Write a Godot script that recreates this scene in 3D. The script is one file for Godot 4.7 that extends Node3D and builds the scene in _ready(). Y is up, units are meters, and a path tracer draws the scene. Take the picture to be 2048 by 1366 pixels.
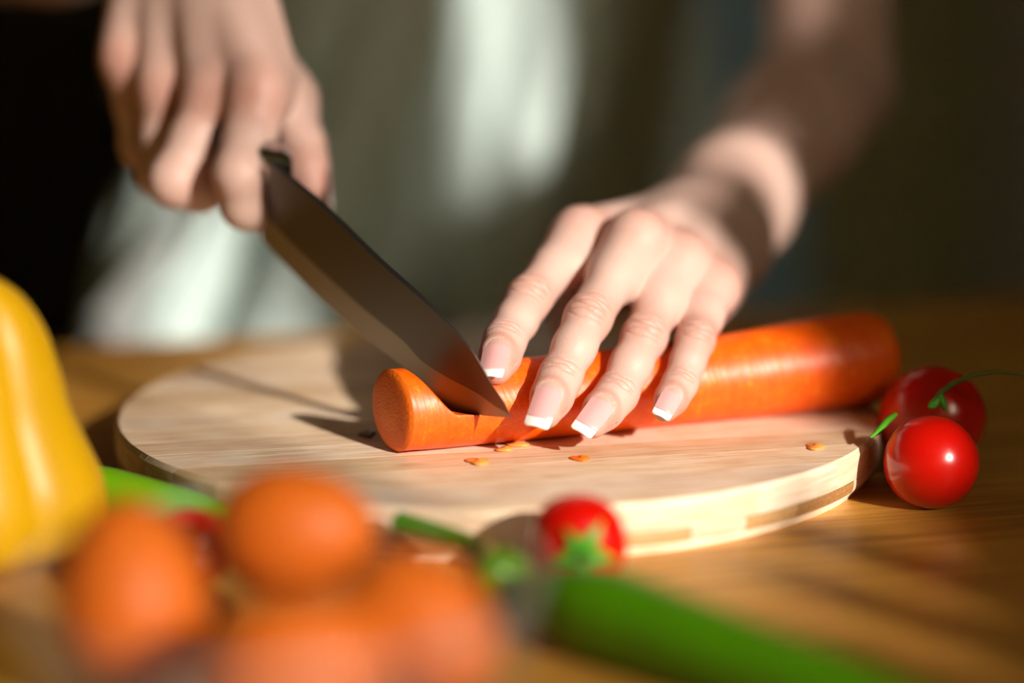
extends Node3D
# A close-up of a person slicing a carrot on a round bamboo board by a sunny window.
# Origin: the table top under the board; +x right, +z towards the camera, metres.

const BOARD_TOP := 0.018
const SUN := Vector3(0.555, 0.407, 0.726)

var m := {}
var tex := {}
var rng := RandomNumberGenerator.new()

# ------------------------------------------------------------------ mesh helpers
class MB:
	var v := PackedVector3Array()
	var n := PackedVector3Array()
	var uv := PackedVector2Array()
	var col := PackedColorArray()
	var idx := PackedInt32Array()

	func vert(p: Vector3, nn: Vector3, t := Vector2.ZERO, c := Color.WHITE) -> int:
		v.append(p)
		n.append(nn)
		uv.append(t)
		col.append(c)
		return v.size() - 1

	func tri(a: int, b: int, c: int) -> void:
		# front faces run clockwise: make the winding agree with the normals
		var g := (v[b] - v[a]).cross(v[c] - v[a])
		if g.dot(n[a] + n[b] + n[c]) > 0.0:
			idx.append_array([a, c, b])
		else:
			idx.append_array([a, b, c])

	func flat_tri(a: Vector3, b: Vector3, c: Vector3, toward: Vector3) -> void:
		var g := (b - a).cross(c - a).normalized()
		if g.dot(toward) < 0.0:
			g = -g
		var i := vert(a, g, Vector2(a.x, a.z))
		vert(b, g, Vector2(b.x, b.z))
		vert(c, g, Vector2(c.x, c.z))
		tri(i, i + 1, i + 2)

	func quad(a: Vector3, b: Vector3, c: Vector3, d: Vector3, toward: Vector3) -> void:
		flat_tri(a, b, c, toward)
		flat_tri(a, c, d, toward)

	# rows[j][i] points; smooth normals; closed = rows wrap round; outward = away from `inside`
	func grid(rows: Array, closed := false, uvs := Vector2.ONE, colors := []) -> void:
		var base := v.size()
		var nr := rows.size()
		var nc: int = rows[0].size()
		var acc := PackedVector3Array()
		acc.resize(nr * nc)
		for j in nr - 1:
			for i in (nc if closed else nc - 1):
				var i2 := (i + 1) % nc
				var a: Vector3 = rows[j][i]
				var b: Vector3 = rows[j][i2]
				var c: Vector3 = rows[j + 1][i2]
				var d: Vector3 = rows[j + 1][i]
				var g := (c - a).cross(d - b)
				acc[j * nc + i] += g
				acc[j * nc + i2] += g
				acc[(j + 1) * nc + i2] += g
				acc[(j + 1) * nc + i] += g
		var mid := Vector3.ZERO
		for j in nr:
			for i in nc:
				mid += rows[j][i]
		mid /= nr * nc
		var side := 0.0
		for j in nr:
			# a row drawn together to a point shares one normal
			if rows[j][0].distance_squared_to(rows[j][nc / 2]) < 1e-14:
				var s := Vector3.ZERO
				for i in nc:
					s += acc[j * nc + i]
				for i in nc:
					acc[j * nc + i] = s
			for i in nc:
				side += acc[j * nc + i].dot(rows[j][i] - mid)
		var sg := 1.0 if side >= 0.0 else -1.0
		var wide := nc + 1 if closed else nc
		for j in nr:
			for i in wide:
				var k := i % nc
				vert(rows[j][k], (acc[j * nc + k] * sg).normalized(), Vector2(float(i) / (wide - 1) * uvs.x, float(j) / (nr - 1) * uvs.y), colors[j][k] if colors.size() else Color.WHITE)
		for j in nr - 1:
			for i in wide - 1:
				var a := base + j * wide + i
				if v[a].distance_squared_to(v[a + 1]) > 1e-16:
					tri(a, a + 1, a + wide + 1)
				if v[a + wide].distance_squared_to(v[a + wide + 1]) > 1e-16:
					tri(a, a + wide + 1, a + wide)

	# round tube along points with radii
	func tube(pts: Array, radii: Array, sides := 12, cap := true) -> void:
		var rows := []
		var up := Vector3.UP
		if absf((pts[1] - pts[0]).normalized().dot(up)) > 0.9:
			up = Vector3.RIGHT
		var count := pts.size()
		for j in count:
			var d: Vector3 = (pts[mini(j + 1, count - 1)] - pts[maxi(j - 1, 0)]).normalized()
			var a := up.cross(d).normalized()
			up = d.cross(a).normalized()
			var ring := []
			for i in sides:
				var t := TAU * i / sides
				ring.append(pts[j] + (a * cos(t) + up * sin(t)) * radii[j])
			if cap and j == 0:
				var tip := []
				for i in sides:
					tip.append(pts[0])
				rows.append(tip)
			rows.append(ring)
			if cap and j == count - 1:
				var tip := []
				for i in sides:
					tip.append(pts[j])
				rows.append(tip)
		grid(rows, true)

	# box with chamfered edges, oriented by basis b around c, half sizes h
	func box(c: Vector3, h: Vector3, ch := 0.002, b := Basis.IDENTITY) -> void:
		var s := h - Vector3.ONE * ch
		var p := func(x: float, y: float, z: float) -> Vector3: return c + b * Vector3(x, y, z)
		for g in [-1.0, 1.0]:
			quad(p.call(g * h.x, -s.y, -s.z), p.call(g * h.x, s.y, -s.z), p.call(g * h.x, s.y, s.z), p.call(g * h.x, -s.y, s.z), b * Vector3(g, 0, 0))
			quad(p.call(-s.x, g * h.y, -s.z), p.call(s.x, g * h.y, -s.z), p.call(s.x, g * h.y, s.z), p.call(-s.x, g * h.y, s.z), b * Vector3(0, g, 0))
			quad(p.call(-s.x, -s.y, g * h.z), p.call(s.x, -s.y, g * h.z), p.call(s.x, s.y, g * h.z), p.call(-s.x, s.y, g * h.z), b * Vector3(0, 0, g))
			for k in [-1.0, 1.0]:
				quad(p.call(g * h.x, k * s.y, -s.z), p.call(g * s.x, k * h.y, -s.z), p.call(g * s.x, k * h.y, s.z), p.call(g * h.x, k * s.y, s.z), b * Vector3(g, k, 0))
				quad(p.call(g * h.x, -s.y, k * s.z), p.call(g * s.x, -s.y, k * h.z), p.call(g * s.x, s.y, k * h.z), p.call(g * h.x, s.y, k * s.z), b * Vector3(g, 0, k))
				quad(p.call(-s.x, g * h.y, k * s.z), p.call(-s.x, g * s.y, k * h.z), p.call(s.x, g * s.y, k * h.z), p.call(s.x, g * h.y, k * s.z), b * Vector3(0, g, k))
				for q in [-1.0, 1.0]:
					flat_tri(p.call(g * h.x, k * s.y, q * s.z), p.call(g * s.x, k * h.y, q * s.z), p.call(g * s.x, k * s.y, q * h.z), b * Vector3(g, k, q))

	func mesh() -> ArrayMesh:
		var a := []
		a.resize(Mesh.ARRAY_MAX)
		a[Mesh.ARRAY_VERTEX] = v
		a[Mesh.ARRAY_NORMAL] = n
		a[Mesh.ARRAY_TEX_UV] = uv
		a[Mesh.ARRAY_COLOR] = col
		a[Mesh.ARRAY_INDEX] = idx
		var out := ArrayMesh.new()
		out.add_surface_from_arrays(Mesh.PRIMITIVE_TRIANGLES, a)
		return out


func obj(called: String, mesh: Mesh, mat: Material, parent: Node = self) -> MeshInstance3D:
	var o := MeshInstance3D.new()
	o.name = called
	o.mesh = mesh
	o.material_override = mat
	if mat and mesh.get_surface_count() == 1:
		o.material_override = null
		o.set_surface_override_material(0, mat)
	parent.add_child(o, true)
	return o


func tag(o: Node, label: String, category: String, group := "") -> Node:
	o.set_meta("label", label)
	o.set_meta("category", category)
	if group:
		o.set_meta("group", group)
	return o


func thing(called: String, label: String, category: String, at := Vector3.ZERO, group := "") -> Node3D:
	var o := Node3D.new()
	o.name = called
	o.position = at
	add_child(o, true)
	tag(o, label, category, group)
	return o


func struct(called: String, mesh: Mesh, mat: Material, parent: Node = self) -> MeshInstance3D:
	var o := obj(called, mesh, mat, parent)
	if parent == self:
		o.set_meta("kind", "structure")
	return o


func boxed(c: Vector3, h: Vector3, ch := 0.002, b := Basis.IDENTITY) -> ArrayMesh:
	var k := MB.new()
	k.box(c, h, ch, b)
	return k.mesh()


# a ribbon of rows turned about the local y axis: prof = [Vector2(radius, height)]
func lathe(prof: Array, sides := 48, wobble = null) -> ArrayMesh:
	var k := MB.new()
	var rows := []
	for p in prof:
		var ring := []
		for i in sides:
			var t := TAU * i / sides
			var r: float = p.x
			var y: float = p.y
			if wobble != null:
				var w: Vector2 = wobble.call(t, p)
				r = w.x
				y = w.y
			ring.append(Vector3(cos(t) * r, y, sin(t) * r))
		rows.append(ring)
	k.grid(rows, true)
	return k.mesh()


func smooth(a: float, b: float, x: float) -> float:
	var t := clampf((x - a) / (b - a), 0.0, 1.0)
	return t * t * (3.0 - 2.0 * t)


func spline(keys: Array, x: float) -> float:
	# piecewise smooth curve through [x, y] pairs (Catmull-Rom)
	var c := keys.size()
	if x <= keys[0][0]:
		return keys[0][1]
	if x >= keys[c - 1][0]:
		return keys[c - 1][1]
	var i := 0
	while x > keys[i + 1][0]:
		i += 1
	var p0: Array = keys[maxi(i - 1, 0)]
	var p1: Array = keys[i]
	var p2: Array = keys[i + 1]
	var p3: Array = keys[mini(i + 2, c - 1)]
	var w: float = p2[0] - p1[0]
	var t: float = (x - p1[0]) / w
	var m1: float = (p2[1] - p0[1]) / maxf(p2[0] - p0[0], 1e-9) * w
	var m2: float = (p3[1] - p1[1]) / maxf(p3[0] - p1[0], 1e-9) * w
	return (2 * t * t * t - 3 * t * t + 1) * p1[1] + (t * t * t - 2 * t * t + t) * m1 + (-2 * t * t * t + 3 * t * t) * p2[1] + (t * t * t - t * t) * m2


# ------------------------------------------------------------------ textures
func noise_bytes(w: int, h: int, freq: float, s: int, kind := FastNoiseLite.TYPE_SIMPLEX_SMOOTH, octaves := 3) -> PackedByteArray:
	var f := FastNoiseLite.new()
	f.noise_type = kind
	f.seed = s
	f.frequency = freq
	f.fractal_octaves = octaves
	return f.get_seamless_image(w, h).get_data()


# grain: streaks along u. cells are stretched by resizing a narrow picture
func streaks(w: int, h: int, stretch: int, freq: float, s: int, octaves := 4) -> PackedByteArray:
	var f := FastNoiseLite.new()
	f.noise_type = FastNoiseLite.TYPE_SIMPLEX_SMOOTH
	f.seed = s
	f.frequency = freq
	f.fractal_octaves = octaves
	var im := f.get_seamless_image(w / stretch, h)
	im.resize(w, h, Image.INTERPOLATE_CUBIC)
	return im.get_data()


func ramp(stops: Array, x: float) -> Color:
	for i in range(1, stops.size()):
		if x <= stops[i][0]:
			var t: float = (x - stops[i - 1][0]) / (stops[i][0] - stops[i - 1][0])
			return stops[i - 1][1].lerp(stops[i][1], clampf(t, 0, 1))
	return stops[-1][1]


func picture(w: int, h: int, stops: Array, mix: Array) -> ImageTexture:
	# mix: [[bytes, weight], ...] summed and looked up in a 256-step ramp
	var lut := []
	for i in 256:
		lut.append(ramp(stops, i / 255.0))
	var out := PackedByteArray()
	out.resize(w * h * 3)
	var k := mix.size()
	for i in w * h:
		var s := 0.0
		for j in k:
			s += mix[j][0][i] * mix[j][1]
		var c: Color = lut[clampi(int(s), 0, 255)]
		out[i * 3] = int(c.r * 255)
		out[i * 3 + 1] = int(c.g * 255)
		out[i * 3 + 2] = int(c.b * 255)
	return ImageTexture.create_from_image(Image.create_from_data(w, h, false, Image.FORMAT_RGB8, out))


func height_noise(freq: float, s: int, kind := FastNoiseLite.TYPE_SIMPLEX_SMOOTH, size := 512, octaves := 3) -> ImageTexture:
	var im := Image.create_from_data(size, size, false, Image.FORMAT_L8, noise_bytes(size, size, freq, s, kind, octaves))
	return ImageTexture.create_from_image(im)


func mat(color: Color, rough := 0.5, metal := 0.0) -> StandardMaterial3D:
	var s := StandardMaterial3D.new()
	s.albedo_color = color
	s.roughness = rough
	s.metallic = metal
	return s


func relief(s: StandardMaterial3D, t: Texture2D, cm: float, scale: float) -> StandardMaterial3D:
	s.heightmap_enabled = true
	s.heightmap_texture = t
	s.heightmap_scale = cm
	s.uv1_triplanar = true
	s.uv1_scale = Vector3.ONE * scale
	return s


func make_materials() -> void:
	# bamboo: fine pale fibres, triplanar with grain along local x
	var w := 1024
	var h := 512
	var fib := streaks(w, h, 32, 0.10, 3, 4)
	var fib2 := streaks(w, h, 8, 0.05, 11, 3)
	var blot := noise_bytes(w, h, 0.006, 5)
	var bam := picture(w, h, [[0.0, Color(0.70, 0.53, 0.39)], [0.3, Color(0.86, 0.73, 0.60)], [0.55, Color(0.93, 0.83, 0.73)], [1.0, Color(0.96, 0.89, 0.81)]], [[fib, 0.55], [fib2, 0.25], [blot, 0.2]])
	tex.bamboo = bam
	var fh := ImageTexture.create_from_image(Image.create_from_data(w, h, false, Image.FORMAT_L8, fib2))
	for k in 4:
		var tone: Color = [Color(1, 1, 1), Color(0.96, 0.93, 0.9), Color(1, 0.985, 0.95), Color(0.93, 0.9, 0.84)][k]
		var b := mat(tone, 0.55)
		b.albedo_texture = bam
		b.uv1_triplanar = true
		b.uv1_triplanar_sharpness = 4.0
		b.uv1_scale = Vector3(7.0, 9.0, 9.0)
		b.uv1_offset = Vector3(0.31 * k, 0.17 * k, 0.23 * k)
		b.heightmap_enabled = true
		b.heightmap_texture = fh
		b.heightmap_scale = 0.012
		m["bamboo%d" % k] = b
	# darker end-grain blocks
	var eg := noise_bytes(512, 512, 0.09, 21, FastNoiseLite.TYPE_CELLULAR, 2)
	var ends := picture(512, 512, [[0.0, Color(0.52, 0.36, 0.2)], [0.5, Color(0.76, 0.58, 0.36)], [1.0, Color(0.86, 0.7, 0.48)]], [[eg, 1.0]])
	for k in 2:
		var e := mat([Color(1, 1, 1), Color(0.86, 0.8, 0.74)][k], 0.6)
		e.albedo_texture = ends
		e.uv1_triplanar = true
		e.uv1_scale = Vector3(28, 28, 28)
		m["bamboo_end%d" % k] = e
	# oak table
	var g1 := streaks(w, 1024, 32, 0.045, 41, 5)
	var g2 := streaks(w, 1024, 16, 0.15, 42, 3)
	var g3 := noise_bytes(w, 1024, 0.004, 44)
	var oak := picture(w, 1024, [[0.0, Color(0.44, 0.29, 0.10)], [0.3, Color(0.63, 0.43, 0.16)], [0.5, Color(0.75, 0.53, 0.21)], [0.75, Color(0.81, 0.60, 0.27)], [1.0, Color(0.87, 0.68, 0.34)]], [[g1, 0.55], [g2, 0.25], [g3, 0.2]])
	var t := mat(Color(1, 1, 1), 0.42)
	t.albedo_texture = oak
	t.uv1_triplanar = true
	t.uv1_triplanar_sharpness = 4.0
	t.uv1_scale = Vector3(2.2, 3.2, 3.2)
	t.heightmap_enabled = true
	t.heightmap_texture = ImageTexture.create_from_image(Image.create_from_data(w, 1024, false, Image.FORMAT_L8, g2))
	t.heightmap_scale = 0.008
	m.oak = t
	# skin
	var pores := height_noise(0.045, 61, FastNoiseLite.TYPE_CELLULAR, 512, 2)
	var skin := mat(Color(1, 1, 1), 0.46)
	skin.vertex_color_use_as_albedo = true
	relief(skin, pores, 0.011, 52.0)
	skin.subsurf_scatter_enabled = true
	skin.subsurf_scatter_strength = 0.13
	skin.metallic_specular = 0.42
	m.skin = skin
	var nail := mat(Color(0.90, 0.66, 0.65), 0.2)
	nail.clearcoat_enabled = true
	nail.clearcoat = 0.6
	nail.clearcoat_roughness = 0.12
	m.nail = nail
	var white := mat(Color(0.96, 0.95, 0.92), 0.22)
	white.clearcoat_enabled = true
	white.clearcoat = 0.6
	white.clearcoat_roughness = 0.12
	m.nail_tip = white
	# cloth
	var weave := height_noise(0.06, 71, FastNoiseLite.TYPE_SIMPLEX, 512, 3)
	var cloth := mat(Color(0.76, 0.82, 0.80), 0.95)
	relief(cloth, weave, 0.03, 14.0)
	cloth.metallic_specular = 0.2
	m.cloth = cloth
	m.tie = relief(mat(Color(0.5, 0.5, 0.49), 0.95), weave, 0.03, 14.0)
	# carrot
	var c1 := streaks(1024, 512, 16, 0.06, 81, 4)
	var c2 := noise_bytes(1024, 512, 0.012, 82)
	var c3 := noise_bytes(1024, 512, 0.07, 83)
	var ct := picture(1024, 512, [[0.0, Color(0.90, 0.29, 0.005)], [0.4, Color(0.94, 0.355, 0.01)], [0.62, Color(0.96, 0.40, 0.025)], [0.72, Color(0.98, 0.49, 0.09)], [1.0, Color(1.0, 0.66, 0.30)]], [[c1, 0.25], [c2, 0.35], [c3, 0.4]])
	var carrot := mat(Color(1, 1, 1), 0.42)
	carrot.albedo_texture = ct
	carrot.heightmap_enabled = true
	carrot.heightmap_texture = ImageTexture.create_from_image(Image.create_from_data(1024, 512, false, Image.FORMAT_L8, c1))
	carrot.heightmap_scale = 0.007
	carrot.subsurf_scatter_enabled = true
	carrot.subsurf_scatter_strength = 0.08
	m.carrot = carrot
	var cut := mat(Color(1, 1, 1), 0.5)
	cut.vertex_color_use_as_albedo = true
	relief(cut, pores, 0.02, 40.0)
	m.carrot_cut = cut
	m.scrap = mat(Color(0.97, 0.46, 0.08), 0.4)
	m.scrap_pale = mat(Color(0.93, 0.6, 0.28), 0.35)
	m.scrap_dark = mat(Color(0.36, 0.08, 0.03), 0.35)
	# steel
	var steel := mat(Color(0.40, 0.395, 0.385), 0.3, 1.0)
	steel.roughness = 0.46
	m.steel = steel
	m.bevel = mat(Color(0.6, 0.58, 0.54), 0.5, 1.0)
	m.polished = mat(Color(0.75, 0.75, 0.76), 0.16, 1.0)
	m.handle = mat(Color(0.025, 0.025, 0.027), 0.4)
	# vegetables
	var tom := mat(Color(0.76, 0.045, 0.012), 0.22)
	tom.clearcoat_enabled = true
	tom.clearcoat = 0.5
	tom.clearcoat_roughness = 0.2
	tom.subsurf_scatter_enabled = true
	tom.subsurf_scatter_strength = 0.06
	m.tomato = tom
	m.calyx = relief(mat(Color(0.28, 0.58, 0.05), 0.55), pores, 0.02, 40.0)
	m.stem = relief(mat(Color(0.36, 0.4, 0.12), 0.7), pores, 0.03, 60.0)
	var yp := mat(Color(0.83, 0.63, 0.005), 0.42)
	yp.subsurf_scatter_enabled = true
	yp.subsurf_scatter_strength = 0.08
	m.yellow = yp
	m.green = mat(Color(0.29, 0.53, 0.01), 0.32)
	m.lime = mat(Color(0.46, 0.7, 0.06), 0.32)
	var sh := noise_bytes(512, 512, 0.03, 101)
	var egg := mat(Color(0.89, 0.44, 0.11), 0.5)
	egg.albedo_texture = picture(512, 512, [[0.0, Color(0.88, 0.85, 0.82)], [1.0, Color(1, 1, 1)]], [[sh, 1.0]])
	relief(egg, pores, 0.006, 40.0)
	egg.metallic_specular = 0.4
	m.egg = egg
	var glass := mat(Color(0.70, 0.92, 0.98, 0.03), 0.03)
	glass.transparency = BaseMaterial3D.TRANSPARENCY_ALPHA
	m.glass = glass
	var rimg := mat(Color(0.72, 0.90, 0.92, 0.10), 0.05)
	rimg.transparency = BaseMaterial3D.TRANSPARENCY_ALPHA
	m.glass_rim = rimg
	# room
	var plaster := height_noise(0.02, 111, FastNoiseLite.TYPE_SIMPLEX, 512, 4)
	m.wall = relief(mat(Color(0.74, 0.7, 0.5), 0.9), plaster, 0.05, 2.0)
	m.back_wall = relief(mat(Color(0.86, 0.85, 0.68), 0.9), plaster, 0.05, 2.0)
	m.ceiling = relief(mat(Color(0.85, 0.83, 0.78), 0.95), plaster, 0.05, 2.0)
	m.floor = m.oak.duplicate()
	m.floor.albedo_color = Color(0.5, 0.45, 0.4)
	m.frame = mat(Color(0.8, 0.79, 0.77), 0.5)
	m.dark_wood = mat(Color(0.1, 0.065, 0.045), 0.55)
	m.blue = mat(Color(0.62, 0.78, 0.92), 0.5)
	m.grey = mat(Color(0.88, 0.87, 0.88), 0.7)


# ------------------------------------------------------------------ the person: a field of tapered bones, meshed as surface nets
var body_bones := []      # [a, b, ra, rb, k]
var finger_bones := []    # per finger: array of [a, b, ra, rb, k]
var finger_k := []        # how softly each finger grows out of the palm
var creases := []         # [origin, along, dorsal, lateral, size, kind]


func bone(list: Array, a: Vector3, b: Vector3, ra: float, rb: float, k: float) -> void:
	var ba := b - a
	list.append([a, ba, ra, rb - ra, k, 1.0 / maxf(ba.length_squared(), 1e-12)])


func one(p: Vector3, b: Array) -> float:
	var pa: Vector3 = p - b[0]
	var t := clampf(pa.dot(b[1]) * b[5], 0.0, 1.0)
	return (pa - b[1] * t).length() - b[2] - b[3] * t


func blend(p: Vector3, list: Array) -> float:
	var r := 1.0
	for b: Array in list:
		var pa: Vector3 = p - b[0]
		var t := clampf(pa.dot(b[1]) * b[5], 0.0, 1.0)
		var d: float = (pa - b[1] * t).length() - b[2] - b[3] * t
		var k: float = b[4]
		var hh := maxf(k - absf(r - d), 0.0)
		r = minf(r, d) - hh * hh / k * 0.25
	return r


func field(p: Vector3, body: Array, fingers: Array) -> float:
	var r := blend(p, body)
	var out := r
	for f: Array in fingers:
		var d := blend(p, f[0])
		var k: float = f[1]
		var hh := maxf(k - absf(r - d), 0.0)
		out = minf(out, minf(r, d) - hh * hh / k * 0.25)
	return out


func skin_nets(k: MB, lo: Vector3, hi: Vector3, cell: float, keep: Callable, paint: Callable) -> void:
	var size := Vector3i((hi - lo) / cell) + Vector3i.ONE * 2
	var bs := 8
	var nb := Vector3i((size.x + bs - 2) / bs, (size.y + bs - 2) / bs, (size.z + bs - 2) / bs)
	var nx := nb.x * bs + 1
	var ny := nb.y * bs + 1
	var nz := nb.z * bs + 1
	var val := PackedFloat32Array()
	val.resize(nx * ny * nz)
	val.fill(9.0)
	var active := []
	var half := bs * cell * 0.5
	var rad := half * 1.7321
	for bz in nb.z:
		for by in nb.y:
			for bx in nb.x:
				var c := lo + Vector3(bx, by, bz) * bs * cell + Vector3.ONE * half
				var near := []
				var least := 9.0
				for b: Array in body_bones:
					least = minf(least, one(c, b))
				var fl := []
				for f: Array in finger_bones:
					for b: Array in f:
						least = minf(least, one(c, b))
				if least > rad + 0.012:
					continue
				var reach := least + 2.0 * rad + 0.02
				for b: Array in body_bones:
					if one(c, b) < reach:
						near.append(b)
				for i in finger_bones.size():
					var sub := []
					for b: Array in finger_bones[i]:
						if one(c, b) < reach:
							sub.append(b)
					if sub.size():
						fl.append([sub, finger_k[i]])
				if absf(field(c, near, fl)) > rad * 1.15:
					continue
				active.append(Vector3i(bx, by, bz))
				for z in bs + 1:
					for y in bs + 1:
						var row := ((bz * bs + z) * ny + by * bs + y) * nx + bx * bs
						for x in bs + 1:
							if val[row + x] == 9.0:
								val[row + x] = field(lo + Vector3(bx * bs + x, by * bs + y, bz * bs + z) * cell, near, fl)
	var at := PackedInt32Array()
	at.resize(nx * ny * nz)
	at.fill(-1)
	var off := [0, 1, nx, nx + 1, nx * ny, nx * ny + 1, nx * ny + nx, nx * ny + nx + 1]
	var corner := [Vector3(0, 0, 0), Vector3(1, 0, 0), Vector3(0, 1, 0), Vector3(1, 1, 0), Vector3(0, 0, 1), Vector3(1, 0, 1), Vector3(0, 1, 1), Vector3(1, 1, 1)]
	var edges := [[0, 1], [2, 3], [4, 5], [6, 7], [0, 2], [1, 3], [4, 6], [5, 7], [0, 4], [1, 5], [2, 6], [3, 7]]
	var cells := PackedInt32Array()
	for b: Vector3i in active:
		for z in bs:
			for y in bs:
				for x in bs:
					var i := ((b.z * bs + z) * ny + b.y * bs + y) * nx + b.x * bs + x
					var s0 := val[i] < 0.0
					if s0 == (val[i + off[1]] < 0.0) and s0 == (val[i + off[2]] < 0.0) and s0 == (val[i + off[3]] < 0.0) and s0 == (val[i + off[4]] < 0.0) and s0 == (val[i + off[5]] < 0.0) and s0 == (val[i + off[6]] < 0.0) and s0 == (val[i + off[7]] < 0.0):
						continue
					var e := []
					for q in 8:
						e.append(val[i + off[q]])
					if e.max() > 8.0:
						continue
					var sum := Vector3.ZERO
					var cnt := 0
					for ed in edges:
						var da: float = e[ed[0]]
						var db: float = e[ed[1]]
						if (da < 0.0) != (db < 0.0):
							sum += corner[ed[0]].lerp(corner[ed[1]], da / (da - db))
							cnt += 1
					var p := lo + (Vector3(b.x * bs + x, b.y * bs + y, b.z * bs + z) + sum / cnt) * cell
					if not keep.call(p):
						continue
					var g := Vector3(e[1] + e[3] + e[5] + e[7] - e[0] - e[2] - e[4] - e[6], e[2] + e[3] + e[6] + e[7] - e[0] - e[1] - e[4] - e[5], e[4] + e[5] + e[6] + e[7] - e[0] - e[1] - e[2] - e[3]).normalized()
					var got: Array = paint.call(p, g)
					at[i] = k.vert(got[0], got[1], Vector2.ZERO, got[2])
					cells.append(i)
	var step := [1, nx, nx * ny]
	for i in cells:
		var s := val[i] < 0.0
		for ax in 3:
			if (val[i + step[ax]] < 0.0) == s:
				continue
			var u: int = step[(ax + 1) % 3]
			var w: int = step[(ax + 2) % 3]
			var a := at[i]
			var b := at[i - u]
			var c := at[i - u - w]
			var d := at[i - w]
			if a < 0 or b < 0 or c < 0 or d < 0:
				continue
			k.tri(a, b, c)
			k.tri(a, c, d)


func crease_depth(p: Vector3) -> float:
	var out := 0.0
	for c: Array in creases:
		var q: Vector3 = p - c[0]
		var size: float = c[4]
		if q.length_squared() > size * size * 9.0:
			continue
		var s: float = q.dot(c[1]) / size
		var w: float = q.dot(c[3]) / size
		var up: float = q.dot(c[2]) / size
		var top := smooth(0.1, 0.7, up) * (1.0 - smooth(0.72, 1.0, absf(w)))
		if top <= 0.0:
			continue
		var fade := exp(-s * s * 0.9) * top
		var lines := 0.0
		if c[5] == 0:     # the middle joint: an eye of curved folds
			var bow := w * w * 0.32
			for l in [-0.72, -0.4, -0.12, 0.16, 0.46, 0.78]:
				var e: float = (s - l * (1.0 - bow) - 0.05 * sin(w * 5.0 + l * 9.0)) / 0.07
				lines -= exp(-e * e) * (1.0 - 0.45 * absf(l))
			lines = lines * 0.00062 + 0.0004 * exp(-(s * s * 2.0 + w * w * 1.2))
		else:             # the last joint: two or three fine straight folds
			for l in [-0.3, 0.0, 0.26]:
				var e: float = (s - l - 0.04 * sin(w * 6.0 + l * 14.0)) / 0.07
				lines -= exp(-e * e)
			lines *= 0.00026
		out += lines * fade
	return out


var nail_beds := []       # [tip, along, outward, across, scale]


func nail_width(y: float, s: float) -> float:
	# half width of the nail at y along the finger; the root is rounded
	var back := -0.0086 * s
	var round_to := back + 0.0042 * s
	var hw := 0.0047 * s
	if y <= back:
		return 0.0
	if y < round_to:
		var t := (round_to - y) / (round_to - back)
		return hw * sqrt(maxf(1.0 - t * t, 0.0))
	return hw * (1.0 - 0.10 * (y - round_to) / (0.012 * s))


func nail_fold(p: Vector3) -> float:
	# the skin stands in a low wall round the nail and lies a little deeper under it
	for b: Array in nail_beds:
		var q: Vector3 = p - b[0]
		if q.length_squared() > 0.0002:
			continue
		var s: float = b[4]
		if q.dot(b[2]) < 0.001:
			continue
		var y: float = q.dot(b[1])
		var x := absf(q.dot(b[3]))
		if y > 0.004 * s:
			continue
		var back := -0.0086 * s
		var c := back + 0.0042 * s
		var d := x - 0.0047 * s
		if y < c:
			var yy := (c - y) * 4.7 / 4.2
			d = sqrt(x * x + yy * yy) - 0.0047 * s
		var fade := 1.0 - smooth(0.0, 0.004, y / s)
		if d < 0.0:
			return -0.0003 * smooth(0.0, -0.0012, d) * fade
		var e := (d - 0.0014) / 0.0014
		return 0.00014 * exp(-e * e) * fade
	return 0.0


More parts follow.
